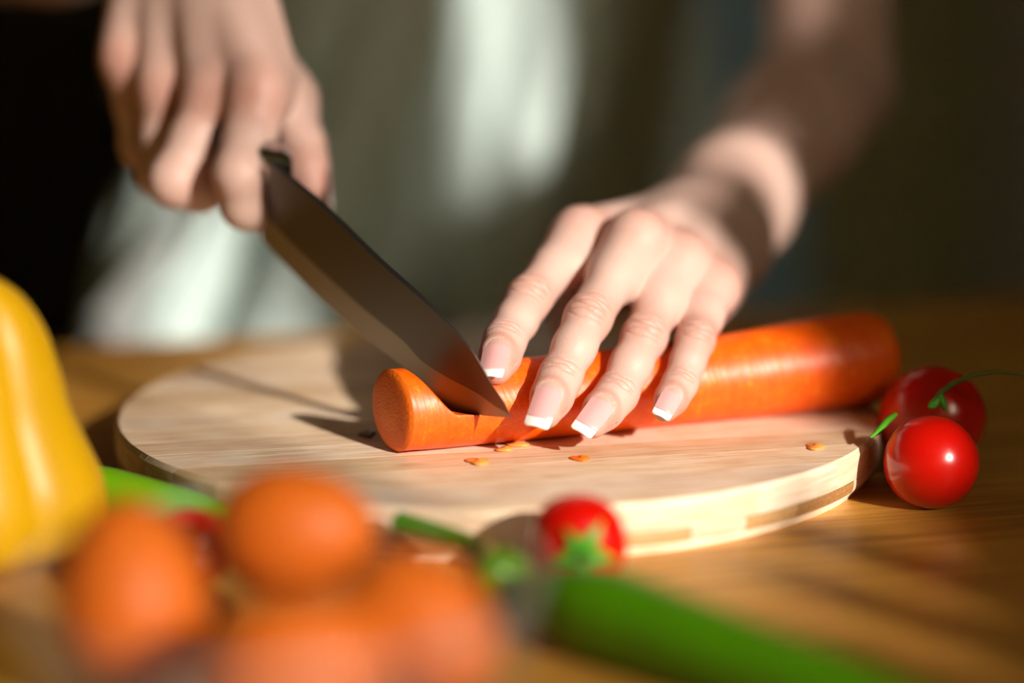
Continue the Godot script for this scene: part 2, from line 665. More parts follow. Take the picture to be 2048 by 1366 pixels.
func make_person() -> void:
	var person := thing("person", "person in pale sage apron, left hand on the carrot, right hand gripping the knife", "person")
	var up := Vector3(0.36, 0.93, 0.0).normalized()
	# ---- left hand: joints tip, last, middle, knuckle
	var left := {
		"index": [Vector3(-0.0053, 0.0463, 0.0551), Vector3(-0.0026, 0.0533, 0.0415), Vector3(0.0057, 0.0640, 0.0216), Vector3(0.0249, 0.0799, -0.0146)],
		"middle": [Vector3(0.0112, 0.0332, 0.0649), Vector3(0.0165, 0.0430, 0.0527), Vector3(0.0265, 0.0597, 0.0340), Vector3(0.0445, 0.0805, -0.0016)],
		"ring": [Vector3(0.0275, 0.0284, 0.0594), Vector3(0.0364, 0.0361, 0.0479), Vector3(0.0464, 0.0520, 0.0292), Vector3(0.0606, 0.0720, -0.0061)],
		"little": [Vector3(0.0528, 0.0306, 0.0495), Vector3(0.0587, 0.0378, 0.0391), Vector3(0.0648, 0.0503, 0.0254), Vector3(0.0724, 0.0629, -0.0053)],
	}
	var radii := {
		"index": [0.0054, 0.0066, 0.0069, 0.0071, 0.0077, 0.0080, 0.0090],
		"middle": [0.0055, 0.0067, 0.0069, 0.0071, 0.0078, 0.0081, 0.0092],
		"ring": [0.0053, 0.0064, 0.0067, 0.0069, 0.0075, 0.0077, 0.0088],
		"little": [0.0043, 0.0052, 0.0055, 0.0057, 0.0063, 0.0066, 0.0080],
	}
	var wrist := Vector3(0.0752, 0.0690, -0.0814)
	var spread := {"index": Vector3(-0.013, 0.006, 0.002), "middle": Vector3(-0.004, 0.008, 0.0), "ring": Vector3(0.006, 0.005, 0.0), "little": Vector3(0.013, -0.001, 0.0)}
	var nails := []
	for f in left:
		var j: Array = left[f]
		var r: Array = radii[f]
		var chain := []
		var k := 0.004
		bone(chain, j[0], j[0].lerp(j[1], 0.45), r[0], r[1], k)
		bone(chain, j[0].lerp(j[1], 0.45), j[1], r[1], r[2], k)
		bone(chain, j[1], j[1].lerp(j[2], 0.5), r[2], r[3], k)
		bone(chain, j[1].lerp(j[2], 0.5), j[2], r[3], r[4], k)
		bone(chain, j[2], j[2].lerp(j[3], 0.5), r[4], r[5], k)
		bone(chain, j[2].lerp(j[3], 0.5), j[3], r[5], r[6], k)
		finger_bones.append(chain)
		finger_k.append(0.008)
		var hint: Vector3 = {"index": Vector3(-0.22, 0.35, 0.9), "middle": Vector3(-0.2, 0.4, 0.88), "ring": Vector3(-0.16, 0.45, 0.86), "little": Vector3(-0.02, 0.45, 0.86)}[f]
		for q in [[2, 0, 1.0], [1, 1, 0.9]]:
			var along: Vector3 = (j[q[0] - 1] - j[q[0] + 1]).normalized()
			var dors := (hint - along * hint.dot(along)).normalized()
			creases.append([j[q[0]], along, dors, along.cross(dors), r[4 if q[0] == 2 else 2] * 1.02, q[1]])
		var d: Vector3 = (j[0] - j[1]).normalized()
		var nd := (hint - d * hint.dot(d)).normalized()
		nails.append([j[0], j[1], d, nd, r[1], f])
		# back of the hand
		var root: Vector3 = wrist + spread[f]
		bone(body_bones, j[3] + up * 0.0012, root, r[6] * 1.14, 0.0120, 0.0065)
		bone(body_bones, j[3] - up * 0.010 + (root - j[3]) * 0.15, root - up * 0.008, 0.0085, 0.0125, 0.014)
	# webs between the fingers
	for q in [["index", "middle", 0.30], ["middle", "ring", 0.34], ["ring", "little", 0.55]]:
		var a: Vector3 = left[q[0]][3].lerp(left[q[0]][2], q[2]) - up * 0.003
		var b: Vector3 = left[q[1]][3].lerp(left[q[1]][2], q[2]) - up * 0.003
		bone(body_bones, a, b, 0.0042, 0.0042, 0.010)
	# left thumb, behind the carrot
	var th := [Vector3(0.020, 0.0375, 0.0085), Vector3(0.0225, 0.046, -0.0185), Vector3(0.034, 0.055, -0.047)]
	var tc := []
	bone(tc, th[0], th[1], 0.0065, 0.0085, 0.004)
	bone(tc, th[1], th[2], 0.0085, 0.0095, 0.004)
	finger_bones.append(tc)
	finger_k.append(0.010)
	bone(body_bones, th[2], wrist + Vector3(-0.014, -0.006, 0.006), 0.0105, 0.013, 0.014)
	bone(body_bones, th[2], left["index"][3] - up * 0.012, 0.006, 0.006, 0.014)
	# ---- left arm
	var elbow := Vector3(0.1500, 0.1092, -0.2888)
	bone(body_bones, wrist, wrist.lerp(elbow, 0.22), 0.0205, 0.0225, 0.014)
	bone(body_bones, wrist.lerp(elbow, 0.22), wrist.lerp(elbow, 0.68) + Vector3(0.000, 0.002, 0), 0.0225, 0.0290, 0.02)
	bone(body_bones, wrist.lerp(elbow, 0.68) + Vector3(0.000, 0.002, 0), elbow, 0.0290, 0.0285, 0.012)
	var shoulder := Vector3(0.168, 0.40, -0.47)
	bone(body_bones, elbow, elbow.lerp(shoulder, 0.5), 0.0285, 0.0345, 0.012)
	bone(body_bones, elbow.lerp(shoulder, 0.5), shoulder, 0.0345, 0.046, 0.02)
	# ---- right hand round the knife handle
	var rj := {
		"index": [Vector3(-0.0943, 0.0852, -0.0378), Vector3(-0.0987, 0.0907, -0.0236), Vector3(-0.1000, 0.1026, -0.0209), Vector3(-0.0945, 0.1290, -0.0417)],
		"middle": [Vector3(-0.1118, 0.0924, -0.0566), Vector3(-0.1173, 0.0944, -0.0427), Vector3(-0.1262, 0.0981, -0.0374), Vector3(-0.1120, 0.1279, -0.0517)],
		"ring": [Vector3(-0.1220, 0.0916, -0.0799), Vector3(-0.1275, 0.0921, -0.0667), Vector3(-0.1350, 0.0975, -0.0640), Vector3(-0.1323, 0.1287, -0.0682)],
		"little": [Vector3(-0.1339, 0.0964, -0.0962), Vector3(-0.1388, 0.0977, -0.0863), Vector3(-0.1451, 0.1055, -0.0838), Vector3(-0.1491, 0.1389, -0.0826)],
	}
	var rwrist := Vector3(-0.1269, 0.1982, -0.1020)
	var rup := Vector3(-0.1, 0.2, 1.0).normalized()
	var rspread := {"index": Vector3(0.009, 0, 0.003), "middle": Vector3(0.003, 0, 0.006), "ring": Vector3(-0.004, 0, 0.004), "little": Vector3(-0.010, 0, -0.002)}
	for f in rj:
		var j: Array = rj[f]
		var s: float = {"index": 1.11, "middle": 1.13, "ring": 1.08, "little": 0.98}[f]
		var chain := []
		bone(chain, j[0], j[1], 0.0062 * s, 0.0076 * s, 0.004)
		bone(chain, j[1], j[2], 0.0076 * s, 0.0086 * s, 0.004)
		bone(chain, j[2], j[2].lerp(j[3], 0.5), 0.0086 * s, 0.0084 * s, 0.004)
		bone(chain, j[2].lerp(j[3], 0.5), j[3], 0.0084 * s, 0.0098 * s, 0.004)
		finger_bones.append(chain)
		finger_k.append(0.006)
		var root: Vector3 = rwrist + rspread[f]
		bone(body_bones, j[3] + rup * 0.0005, root, 0.0098 * s, 0.0112, 0.006)
		bone(body_bones, j[3] + rup * 0.0030, j[3] + rup * 0.0031 + Vector3(0, 0.003, 0), 0.0092 * s, 0.0090 * s, 0.005)
		bone(body_bones, j[3] - rup * 0.012 + Vector3(0, 0.012, 0), root - rup * 0.008, 0.0095, 0.0125, 0.016)
	var rt := [Vector3(-0.0755, 0.0959, -0.0400), Vector3(-0.0800, 0.1097, -0.0530), Vector3(-0.0872, 0.1251, -0.0695), Vector3(-0.1093, 0.1585, -0.0989)]
	var rc := []
	bone(rc, rt[0], rt[0].lerp(rt[1], 0.4), 0.0058, 0.0080, 0.004)
	bone(rc, rt[0].lerp(rt[1], 0.4), rt[1], 0.0080, 0.0088, 0.004)
	bone(rc, rt[1], rt[2], 0.0088, 0.0100, 0.004)
	finger_bones.append(rc)
	finger_k.append(0.010)
	bone(body_bones, rt[2], rt[3], 0.0105, 0.0125, 0.012)
	bone(body_bones, rt[3], rwrist, 0.0125, 0.016, 0.014)
	var relbow := Vector3(-0.242, 0.190, -0.305)
	bone(body_bones, rwrist, rwrist.lerp(relbow, 0.25), 0.0192, 0.0220, 0.014)
	bone(body_bones, rwrist.lerp(relbow, 0.25), rwrist.lerp(relbow, 0.7), 0.0225, 0.034, 0.02)
	bone(body_bones, rwrist.lerp(relbow, 0.7), relbow, 0.034, 0.033, 0.03)
	var rshoulder := Vector3(-0.195, 0.40, -0.47)
	bone(body_bones, relbow, relbow.lerp(rshoulder, 0.5), 0.034, 0.038, 0.03)
	bone(body_bones, relbow.lerp(rshoulder, 0.5), rshoulder, 0.038, 0.047, 0.03)
	# ---- trunk, neck, legs and feet
	bone(body_bones, rshoulder, Vector3(-0.015, 0.43, -0.48), 0.047, 0.06, 0.05)
	bone(body_bones, shoulder, Vector3(-0.015, 0.43, -0.48), 0.047, 0.06, 0.05)
	bone(body_bones, Vector3(-0.088, 0.30, -0.54), Vector3(0.022, 0.30, -0.54), 0.078, 0.078, 0.06)
	bone(body_bones, Vector3(-0.075, 0.12, -0.54), Vector3(0.012, 0.12, -0.54), 0.072, 0.072, 0.08)
	bone(body_bones, Vector3(-0.098, -0.06, -0.54), Vector3(0.034, -0.06, -0.54), 0.085, 0.085, 0.08)
	bone(body_bones, Vector3(-0.015, 0.40, -0.48), Vector3(-0.015, 0.54, -0.46), 0.055, 0.05, 0.05)
	for s in [-1.0, 1.0]:
		var hip := Vector3(-0.030 + 0.075 * s, -0.10, -0.54)
		bone(body_bones, hip, Vector3(-0.030 + 0.075 * s, -0.46, -0.48), 0.078, 0.052, 0.05)
		bone(body_bones, Vector3(-0.030 + 0.075 * s, -0.46, -0.48), Vector3(-0.030 + 0.075 * s, -0.84, -0.51), 0.054, 0.034, 0.03)
		bone(body_bones, Vector3(-0.030 + 0.075 * s, -0.868, -0.52), Vector3(-0.030 + 0.085 * s, -0.878, -0.37), 0.031, 0.021, 0.03)
	# ---- colour of the skin
	var tone := Color(0.645, 0.425, 0.355)
	var red := Color(0.54, 0.235, 0.175)
	var spots := []
	for f in left:
		var j: Array = left[f]
		spots.append([j[2], 0.0105, 0.85])
		spots.append([j[1], 0.008, 0.4])
		spots.append([j[0], 0.0110, 0.75])
		spots.append([j[3] + up * 0.006, 0.012, 0.7])
	for f in rj:
		spots.append([rj[f][3] + rup * 0.008, 0.012, 0.8])
		spots.append([rj[f][2], 0.010, 0.35])
	spots.append([rt[0], 0.016, 0.7])
	var fn := FastNoiseLite.new()
	fn.seed = 9
	fn.frequency = 60.0
	fn.fractal_octaves = 3
	for q in nails:
		var ns: float = q[4] / 0.0066
		nail_beds.append([q[0], q[2], q[3], q[2].cross(q[3]).normalized(), ns])
	var paint := func(p: Vector3, g: Vector3, fine: bool) -> Array:
		var r := 0.0
		for s: Array in spots:
			var d2: float = p.distance_squared_to(s[0])
			if d2 < s[1] * s[1] * 6.0:
				r = maxf(r, s[2] * exp(-d2 / (s[1] * s[1])))
		r = clampf(r + fn.get_noise_3dv(p) * 0.16, 0.0, 1.0)
		var c := tone.lerp(red, r)
		if not fine:
			return [p, g, c]
		var cd := crease_depth(p)
		var nf := nail_fold(p)
		var h0 := cd + nf
		c = c.lerp(red, clampf(nf * 5000.0, 0.0, 0.6))
		var t1 := g.cross(Vector3.UP if absf(g.y) < 0.8 else Vector3.RIGHT).normalized()
		var t2 := g.cross(t1)
		var e := 0.00015
		var g1 := (crease_depth(p + t1 * e) + nail_fold(p + t1 * e) - h0) / e
		var g2 := (crease_depth(p + t2 * e) + nail_fold(p + t2 * e) - h0) / e
		return [p + g * h0, (g - t1 * g1 - t2 * g2).normalized(), c.lerp(Color(0.5, 0.19, 0.13), clampf(-cd * 1600.0, 0.0, 0.55))]
	var k := MB.new()
	skin_nets(k, Vector3(-0.02, 0.012, -0.125), Vector3(0.112, 0.108, 0.075), 0.0006, func(_p): return true, func(p, g): return paint.call(p, g, true))
	skin_nets(k, Vector3(-0.19, 0.065, -0.150), Vector3(-0.055, 0.225, 0.0), 0.0016, func(_p): return true, func(p, g): return paint.call(p, g, false))
	var inside := func(p: Vector3) -> bool:
		var l := p.x > -0.016 and p.x < 0.108 and p.y < 0.104 and p.z > -0.118
		var r := p.x > -0.184 and p.x < -0.060 and p.y > 0.068 and p.y < 0.219 and p.z > -0.144
		return not (l or r)
	var keep_finger := finger_bones
	skin_nets(k, Vector3(-0.36, -0.93, -0.66), Vector3(0.27, 0.60, 0.0), 0.007, inside, func(p, g): return paint.call(p, g, false))
	finger_bones = keep_finger
	obj("body", k.mesh(), m.skin, person)
	# ---- nails, each with a white free edge
	for q in nails:
		make_nail(person, q[0], q[2], q[3], q[4], q[5] == "little")
	make_nail(person, rt[0] + Vector3(0.0005, 0.0, -0.0), (rt[0] - rt[1]).normalized(), Vector3(0.75, 0.1, -0.35).normalized(), 0.0075, false)
	make_apron(person)


func make_nail(person: Node, tip: Vector3, d: Vector3, nd: Vector3, r: float, small: bool) -> void:
	nd = (nd - d * nd.dot(d)).normalized()
	var side := d.cross(nd).normalized()
	var s := r / 0.0066
	var back := -0.0086 * s
	var ahead := (0.0098 if not small else 0.0084) * s
	var split := 0.82
	var at := func(u: float, v: float, lift: float) -> Vector3:
		# u across -1..1, v along 0..1; the plate is bowed across and slightly along
		var y := lerpf(back + 0.00003, ahead, v)
		var w: float = nail_width(y, s)
		if v > split:
			y -= (v - split) / (1.0 - split) * pow(absf(u), 6.0) * 0.0009
		var skin_r := r * lerpf(1.0, 0.86, smooth(-0.008, 0.002, y))
		var bow := 0.0015 * s * pow(w / (0.0047 * s), 2.0) * (1.0 - cos(u * 1.35)) / (1.0 - cos(1.35))
		var sink := 0.0006 * s * (1.0 - smooth(0.0, 0.18, v))
		return tip + d * y + side * u * w + nd * (skin_r + 0.00060 - bow - sink - 0.0011 * s * smooth(0.45, 1.0, v) + lift)
	for part in 2:
		var nv := 14 if part == 0 else 6
		var v0 := 0.0 if part == 0 else split
		var v1 := split if part == 0 else 1.0
		var k := MB.new()
		var rows := []
		var nu := 16
		# closed shell: top rows, then bottom rows
		for j in nv + 1:
			var row := []
			for i in nu + 1:
				var u := -1.0 + 2.0 * i / nu
				# a curved smile line between plate and tip
				var a := v0 + (0.05 * (1.0 - u * u) - 0.05 if part == 1 else 0.0)
				var b := v1 + (0.05 * (1.0 - u * u) - 0.05 if part == 0 else 0.0)
				row.append(at.call(u, lerpf(a, b, float(j) / nv), 0.0 if j % nv else -0.0001))
			rows.append(row)
		var shell := []
		for j in nv + 1:
			shell.append(rows[j])
		for j in range(nv, -1, -1):
			var row := []
			for p in rows[j]:
				row.append(p - nd * (0.0006 if part == 0 else 0.0005))
			shell.append(row)
		shell.append(rows[0])
		k.grid(shell)
		var node := obj("fingernail" if part == 0 else "nail_tip", k.mesh(), m.nail if part == 0 else m.nail_tip, person if part == 0 else person.get_child(person.get_child_count() - 1))
		if part == 1:
			node.set_meta("label", "white square free edge of the nail")


func make_apron(person: Node) -> void:
	var k := MB.new()
	var rows := []
	var fn := FastNoiseLite.new()
	fn.seed = 33
	fn.frequency = 1.0
	for j in 75:
		var s := j / 74.0                      # 0 at the chest, 1 at the hem
		var y := lerpf(0.37, -0.52, s)
		var low := smooth(0.20, -0.10, y)     # how far the skirt has opened
		var row := []
		for i in 360:
			var a := TAU * i / 360.0
			var ca := cos(a)                  # +x right, sin>0 front
			var sa := sin(a)
			var rx := lerpf(0.134, 0.156, low)
			var rz := lerpf(0.098, 0.114, low)
			if y > 0.2:
				rx += 0.008 * smooth(0.2, 0.3, y)
			var left := maxf(-ca, 0.0)
			rx += low * 0.055 * left * left
			var x := -0.030 - 0.012 * low + rx * ca
			var z := -0.54 + rz * sa
			# folds fan out downwards from the waist and lean to the left
			var ph := a * 13.0 + 2.2 * sin(a * 3.0 + 0.7) + fn.get_noise_2d(a * 3.0, y * 5.0) * 2.6 + y * (7.0 + 36.0 * maxf(-ca, 0.0))
			var f := sin(ph) * 0.6 + sin(ph * 0.53 + 1.7) * 0.55 + sin(ph * 2.1 + y * 9.0) * 0.15
			var amp := lerpf(0.004, 0.026, low)
			z += f * amp * absf(sa) + 0.03 * low * maxf(sa, 0.0)
			x += f * amp * ca * 0.8 + (-0.02 * low * maxf(sa, 0.0))
			row.append(Vector3(x, y, z))
		rows.append(row)
	k.grid(rows, true)
	obj("apron", k.mesh(), m.cloth, person)
	# the knotted end of the apron string at the person's side
	var t := MB.new()
	t.tube([Vector3(-0.178, 0.02, -0.415), Vector3(-0.195, 0.0, -0.387), Vector3(-0.208, -0.022, -0.367), Vector3(-0.203, -0.034, -0.363), Vector3(-0.19, -0.038, -0.370), Vector3(-0.165, -0.045, -0.370)], [0.004, 0.006, 0.0115, 0.012, 0.008, 0.006], 14)
	obj("apron_string", t.mesh(), m.tie, person)


# ------------------------------------------------------------------ knife
func make_knife() -> void:
	var knife := thing("kitchen_knife", "broad steel kitchen knife gripped in the right hand, its blade sunk in the carrot", "knife")
	# the blade's plane: along it towards the heel, out of its left face, and up it (it leans a little to the left)
	var tip := Vector3(-0.0003, 0.0345, 0.0769)
	var turn := deg_to_rad(53.0)
	var lean := deg_to_rad(-13.0)
	var level := Vector3(-sin(turn), 0, cos(turn))
	var ah := Vector3(-cos(turn), 0, -sin(turn))
	var side := level * cos(lean) + Vector3.UP * sin(lean)
	var up := Vector3.UP * cos(lean) - level * sin(lean)
	var spine := [[0.0, -0.0], [0.0013, 0.0039], [0.0072, 0.0104], [0.0162, 0.0224], [0.0355, 0.0346], [0.0615, 0.0471], [0.0935, 0.0643], [0.1179, 0.075], [0.1206, 0.0768]]
	var edge := [[0.0, -0.0], [0.008, -0.0014], [0.0213, -0.003], [0.036, -0.0032], [0.0502, -0.0007], [0.0588, 0.0059], [0.0856, 0.0153], [0.1143, 0.0278], [0.1422, 0.0438]]
	var n := 56
	var rows_face := [[], []]
	var blade := MB.new()
	var bevel := MB.new()
	for sg in [1.0, -1.0]:
		var face := []
		var low := []
		for i in n + 1:
			var t := pow(float(i) / n, 1.25)
			var a_s := t * 0.1206
			var a_e := t * 0.1422
			var s := tip + ah * a_s + up * spline(spine, a_s)
			var e := tip + ah * a_e + up * spline(edge, a_e)
			var b := e.lerp(s, 0.34)
			var th := 0.0011 * smooth(-0.05, 0.5, t)
			face.append([s + side * sg * th, s.lerp(b, 0.5) + side * sg * th * 0.97, b + side * sg * th * 0.9])
			low.append([b + side * sg * th * 0.9, e.lerp(b, 0.5) + side * sg * th * 0.47, e + side * sg * 0.00003])
		for i in n:
			for q in 2:
				blade.quad(face[i][q], face[i + 1][q], face[i + 1][q + 1], face[i][q + 1], side * sg)
				bevel.quad(low[i][q], low[i + 1][q], low[i + 1][q + 1], low[i][q + 1], side * sg)
		rows_face[0 if sg > 0 else 1] = face
		rows_face.append(low)
	for i in n:
		blade.quad(rows_face[0][i][0], rows_face[0][i + 1][0], rows_face[1][i + 1][0], rows_face[1][i][0], up)
	blade.quad(rows_face[0][n][0], rows_face[0][n][2], rows_face[1][n][2], rows_face[1][n][0], ah)
	bevel.quad(rows_face[2][n][0], rows_face[2][n][2], rows_face[3][n][2], rows_face[3][n][0], ah)
	var bl := obj("blade", blade.mesh(), m.steel, knife)
	obj("ground_edge", bevel.mesh(), m.bevel, bl)
	# bolster and handle along the spine's line
	var h0 := tip + ah * 0.1266 + up * 0.0643 - side * 0.006
	var hd := (ah + up * 0.33).normalized()
	var hu := (up - hd * up.dot(hd)).normalized()
	var oval := func(s: float, w: float, hgt: float, drop: float) -> Array:
		var ring := []
		for i in 24:
			var a := TAU * i / 24
			var c := cos(a)
			var sn := sin(a)
			ring.append(h0 + hd * s + side * w * signf(c) * pow(absf(c), 0.75) + hu * (hgt * signf(sn) * pow(absf(sn), 0.75) + drop))
		return ring
	var bo := MB.new()
	bo.grid([oval.call(-0.004, 0.0006, 0.010, 0.002), oval.call(-0.002, 0.0035, 0.0115, 0.002), oval.call(0.004, 0.0070, 0.0126, 0.0015), oval.call(0.010, 0.0080, 0.0126, 0.001), oval.call(0.0125, 0.0083, 0.0125, 0.001), oval.call(0.0125, 0.0001, 0.0001, 0.001)], true)
	obj("bolster", bo.mesh(), m.polished, knife)
	var ha := MB.new()
	ha.grid([oval.call(0.0122, 0.0001, 0.0001, 0.001), oval.call(0.0124, 0.0080, 0.0120, 0.001), oval.call(0.03, 0.0088, 0.0120, 0.0), oval.call(0.06, 0.0092, 0.0122, -0.001), oval.call(0.095, 0.0088, 0.0125, -0.002), oval.call(0.112, 0.0085, 0.0140, -0.004), oval.call(0.120, 0.0070, 0.0130, -0.005), oval.call(0.123, 0.0040, 0.0080, -0.005), oval.call(0.1235, 0.0001, 0.0001, -0.005)], true)
	var hn := obj("handle", ha.mesh(), m.handle, knife)
	for s in [0.03, 0.06, 0.09]:
		var rv := MB.new()
		var p: Vector3 = h0 + hd * s
		rv.tube([p - side * 0.0096, p - side * 0.009, p + side * 0.009, p + side * 0.0096], [0.0018, 0.0024, 0.0024, 0.0018], 12)
		obj("rivet", rv.mesh(), m.polished, hn)


# ------------------------------------------------------------------ carrot
func make_carrot() -> void:
	var carrot := thing("carrot", "thick orange peeled carrot lying across the cutting board", "carrot")
	var a0 := Vector3(-0.0388, 0.0325, 0.0575)
	var a1 := Vector3(0.1327, 0.0355, -0.0151)
	var ax := (a1 - a0).normalized()
	var length := a0.distance_to(a1)
	var v := ax.cross(Vector3.UP).normalized()   # towards the camera side
	if v.z < 0:
		v = -v
	var u := v.cross(ax).normalized()
	if u.y < 0:
		u = -u
	# knife plane, and the line of its edge above which the end slice has sprung open
	var ktip := Vector3(-0.0003, 0.0345, 0.0769)
	var turn := deg_to_rad(53.0)
	var lean := deg_to_rad(-13.0)
	var kn := Vector3(-sin(turn), 0, cos(turn)) * cos(lean) + Vector3.UP * sin(lean)
	var kh := Vector3(-cos(turn), 0, -sin(turn))
	var fn := FastNoiseLite.new()
	fn.seed = 5
	fn.frequency = 1.0
	var rad := func(t: float, th: float) -> float:
		var r := spline([[0.0, 0.0142], [0.02, 0.0143], [0.05, 0.0144], [0.09, 0.0146], [0.12, 0.0152], [0.15, 0.0165], [0.170, 0.0174], [0.184, 0.0172]], t)
		return r * (1.0 + 0.012 * fn.get_noise_2d(t * 60.0, cos(th) * 1.2) + 0.010 * fn.get_noise_2d(t * 160.0 + 9.0, sin(th) * 1.2))
	var surf := func(t: float, th: float) -> Vector3:
		var r: float = rad.call(t, th)
		var sag := 0.0016 * sin(PI * clampf(t / length, 0, 1))
		return a0 + ax * t + (v * cos(th) + u * sin(th)) * r + Vector3(0, -sag, 0)
	var nth := 96
	var main := []
	var stub := []
	var split := []
	for i in nth:
		var th := TAU * i / nth
		var p0: Vector3 = surf.call(0.03, th)
		var tb: float = 0.03 - (p0 - ktip).dot(kn) / ax.dot(kn)
		split.append(tb)
	var start := func(th: float) -> float: return -0.0018 + 0.0022 * cos(th)
	# the piece right of the knife, with its rounded crown end
	var ts := []
	for j in 71:
		ts.append(j / 70.0)
	for q in ts:
		var ring := []
		for i in nth:
			ring.append(surf.call(lerpf(split[i], length - 0.006, q), TAU * i / nth))
		main.append(ring)
	for e in [[0.0045, 0.985], [0.0078, 0.94], [0.0100, 0.86], [0.0112, 0.74], [0.0118, 0.5], [0.0118, 0.0]]:
		var ring := []
		for i in nth:
			var p: Vector3 = surf.call(length - 0.006, TAU * i / nth)
			var c := a0 + ax * (length - 0.006)
			ring.append(c + (p - c) * e[1] + ax * e[0])
		main.append(ring)
	var k := MB.new()
	k.grid(main, true, Vector2(1.0, 2.2))
	# the end slice left of the knife
	for j in 61:
		var q := j / 60.0
		var ring := []
		for i in nth:
			var th := TAU * i / nth
			var p: Vector3 = surf.call(lerpf(start.call(th), split[i], q), th)
			var s := (p - ktip).dot(kn)
			var along := (p - ktip).dot(kh)
			var line := ktip.y + 0.975 * spline([[0.0, -0.0], [0.008, -0.0014], [0.0213, -0.003], [0.036, -0.0032], [0.0502, -0.0007], [0.0588, 0.0059], [0.0856, 0.0153]], along)
			var top := line + 0.0001 + maxf(s - 0.001, 0.0) * 0.12
			top = lerpf(0.060, top, smooth(-0.14, 0.72, q))
			# soft minimum of the skin and the opened slice
			var kk := 0.003
			var hh := maxf(kk - absf(p.y - top), 0.0)
			p.y = minf(p.y, top) - hh * hh / kk * 0.25
			ring.append(p)
		stub.append(ring)
	k.grid(stub, true, Vector2(1.0, 0.5))
	var body := obj("root", k.mesh(), m.carrot, carrot)
	# cut face with rings round a paler core
	var face := MB.new()
	var rows := []
	var cols := []
	for j in 17:
		var q := j / 16.0
		var ring := []
		var cr := []
		for i in nth:
			var th := TAU * i / nth
			var p: Vector3 = stub[0][i]
			var c := a0 - ax * 0.0030
			var w := q + 0.02 * sin(th * 5.0) * q * (1.0 - q)
			ring.append(c + (p - c) * w - ax * (0.0012 * sqrt(maxf(0.0, 1.0 - pow(q, 6.0)))))
			var base := Color(0.84, 0.155, 0.006)
			var core := Color(0.88, 0.20, 0.012)
			var rg := exp(-pow((q - 0.46) / 0.05, 2.0)) * 0.5
			cr.append(base.lerp(core, smooth(0.55, 0.35, q)).lerp(Color(0.88, 0.22, 0.02), rg))
		rows.append(ring)
		cols.append(cr)
	face.grid(rows, true, Vector2.ONE, cols)
	obj("cut_face", face.mesh(), m.carrot_cut, body)


func make_scraps() -> void:
	rng.seed = 4
	var list := [
		[Vector3(-0.0116, BOARD_TOP, 0.0729), 0.0040, 0.0017, "flat orange carrot shaving lying near the front of the board, leftmost of the shavings", "scrap_pale", 0.2],
		[Vector3(0.0230, BOARD_TOP, 0.0690), 0.0024, 0.0016, "small bright orange carrot crumb in front of the ring finger nail", "scrap", 0.6],
		[Vector3(-0.0024, BOARD_TOP, 0.0558), 0.0035, 0.0012, "thin pale carrot shaving beside the middle fingertip's shadow, the nearer one", "scrap_pale", -0.15],
		[Vector3(0.0015, BOARD_TOP, 0.0490), 0.0042, 0.0014, "thin pale carrot shaving tucked against the carrot left of the middle finger", "scrap_pale", -0.1],
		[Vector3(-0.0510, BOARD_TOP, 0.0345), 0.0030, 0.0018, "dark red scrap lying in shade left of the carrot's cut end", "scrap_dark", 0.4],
		[Vector3(0.1045, BOARD_TOP, 0.0524), 0.0036, 0.0015, "small curl of orange peel near the right rim of the board", "scrap_pale", 0.1],
	]
	for s in list:
		var k := MB.new()
		var rows := []
		var n := 18
		for lay in [[0.0, 0.00002], [0.8, 0.00002], [1.0, 0.0003], [0.85, 0.0008], [0.45, 0.0011], [0.0, 0.0012]]:
			var ring := []
			for i in n:
				var a := TAU * i / n
				var w := 1.0 + 0.22 * sin(a * 2.0 + s[1] * 3000.0) + 0.14 * sin(a * 3.0 + s[2] * 5000.0)
				var p: Vector3 = Vector3(cos(a) * s[1] * w, 0, sin(a) * s[2] * 2.6 * w) * lay[0]
				ring.append(p.rotated(Vector3.UP, s[5]) + Vector3(0, lay[1] * (1.0 + 0.3 * sin(a + 1.0)), 0))
			rows.append(ring)
		k.grid(rows, true)
		var o := obj("carrot_scrap", k.mesh(), m[s[4]])
		o.position = s[0]
		tag(o, s[3], "carrot scrap", "carrot scraps on the board")


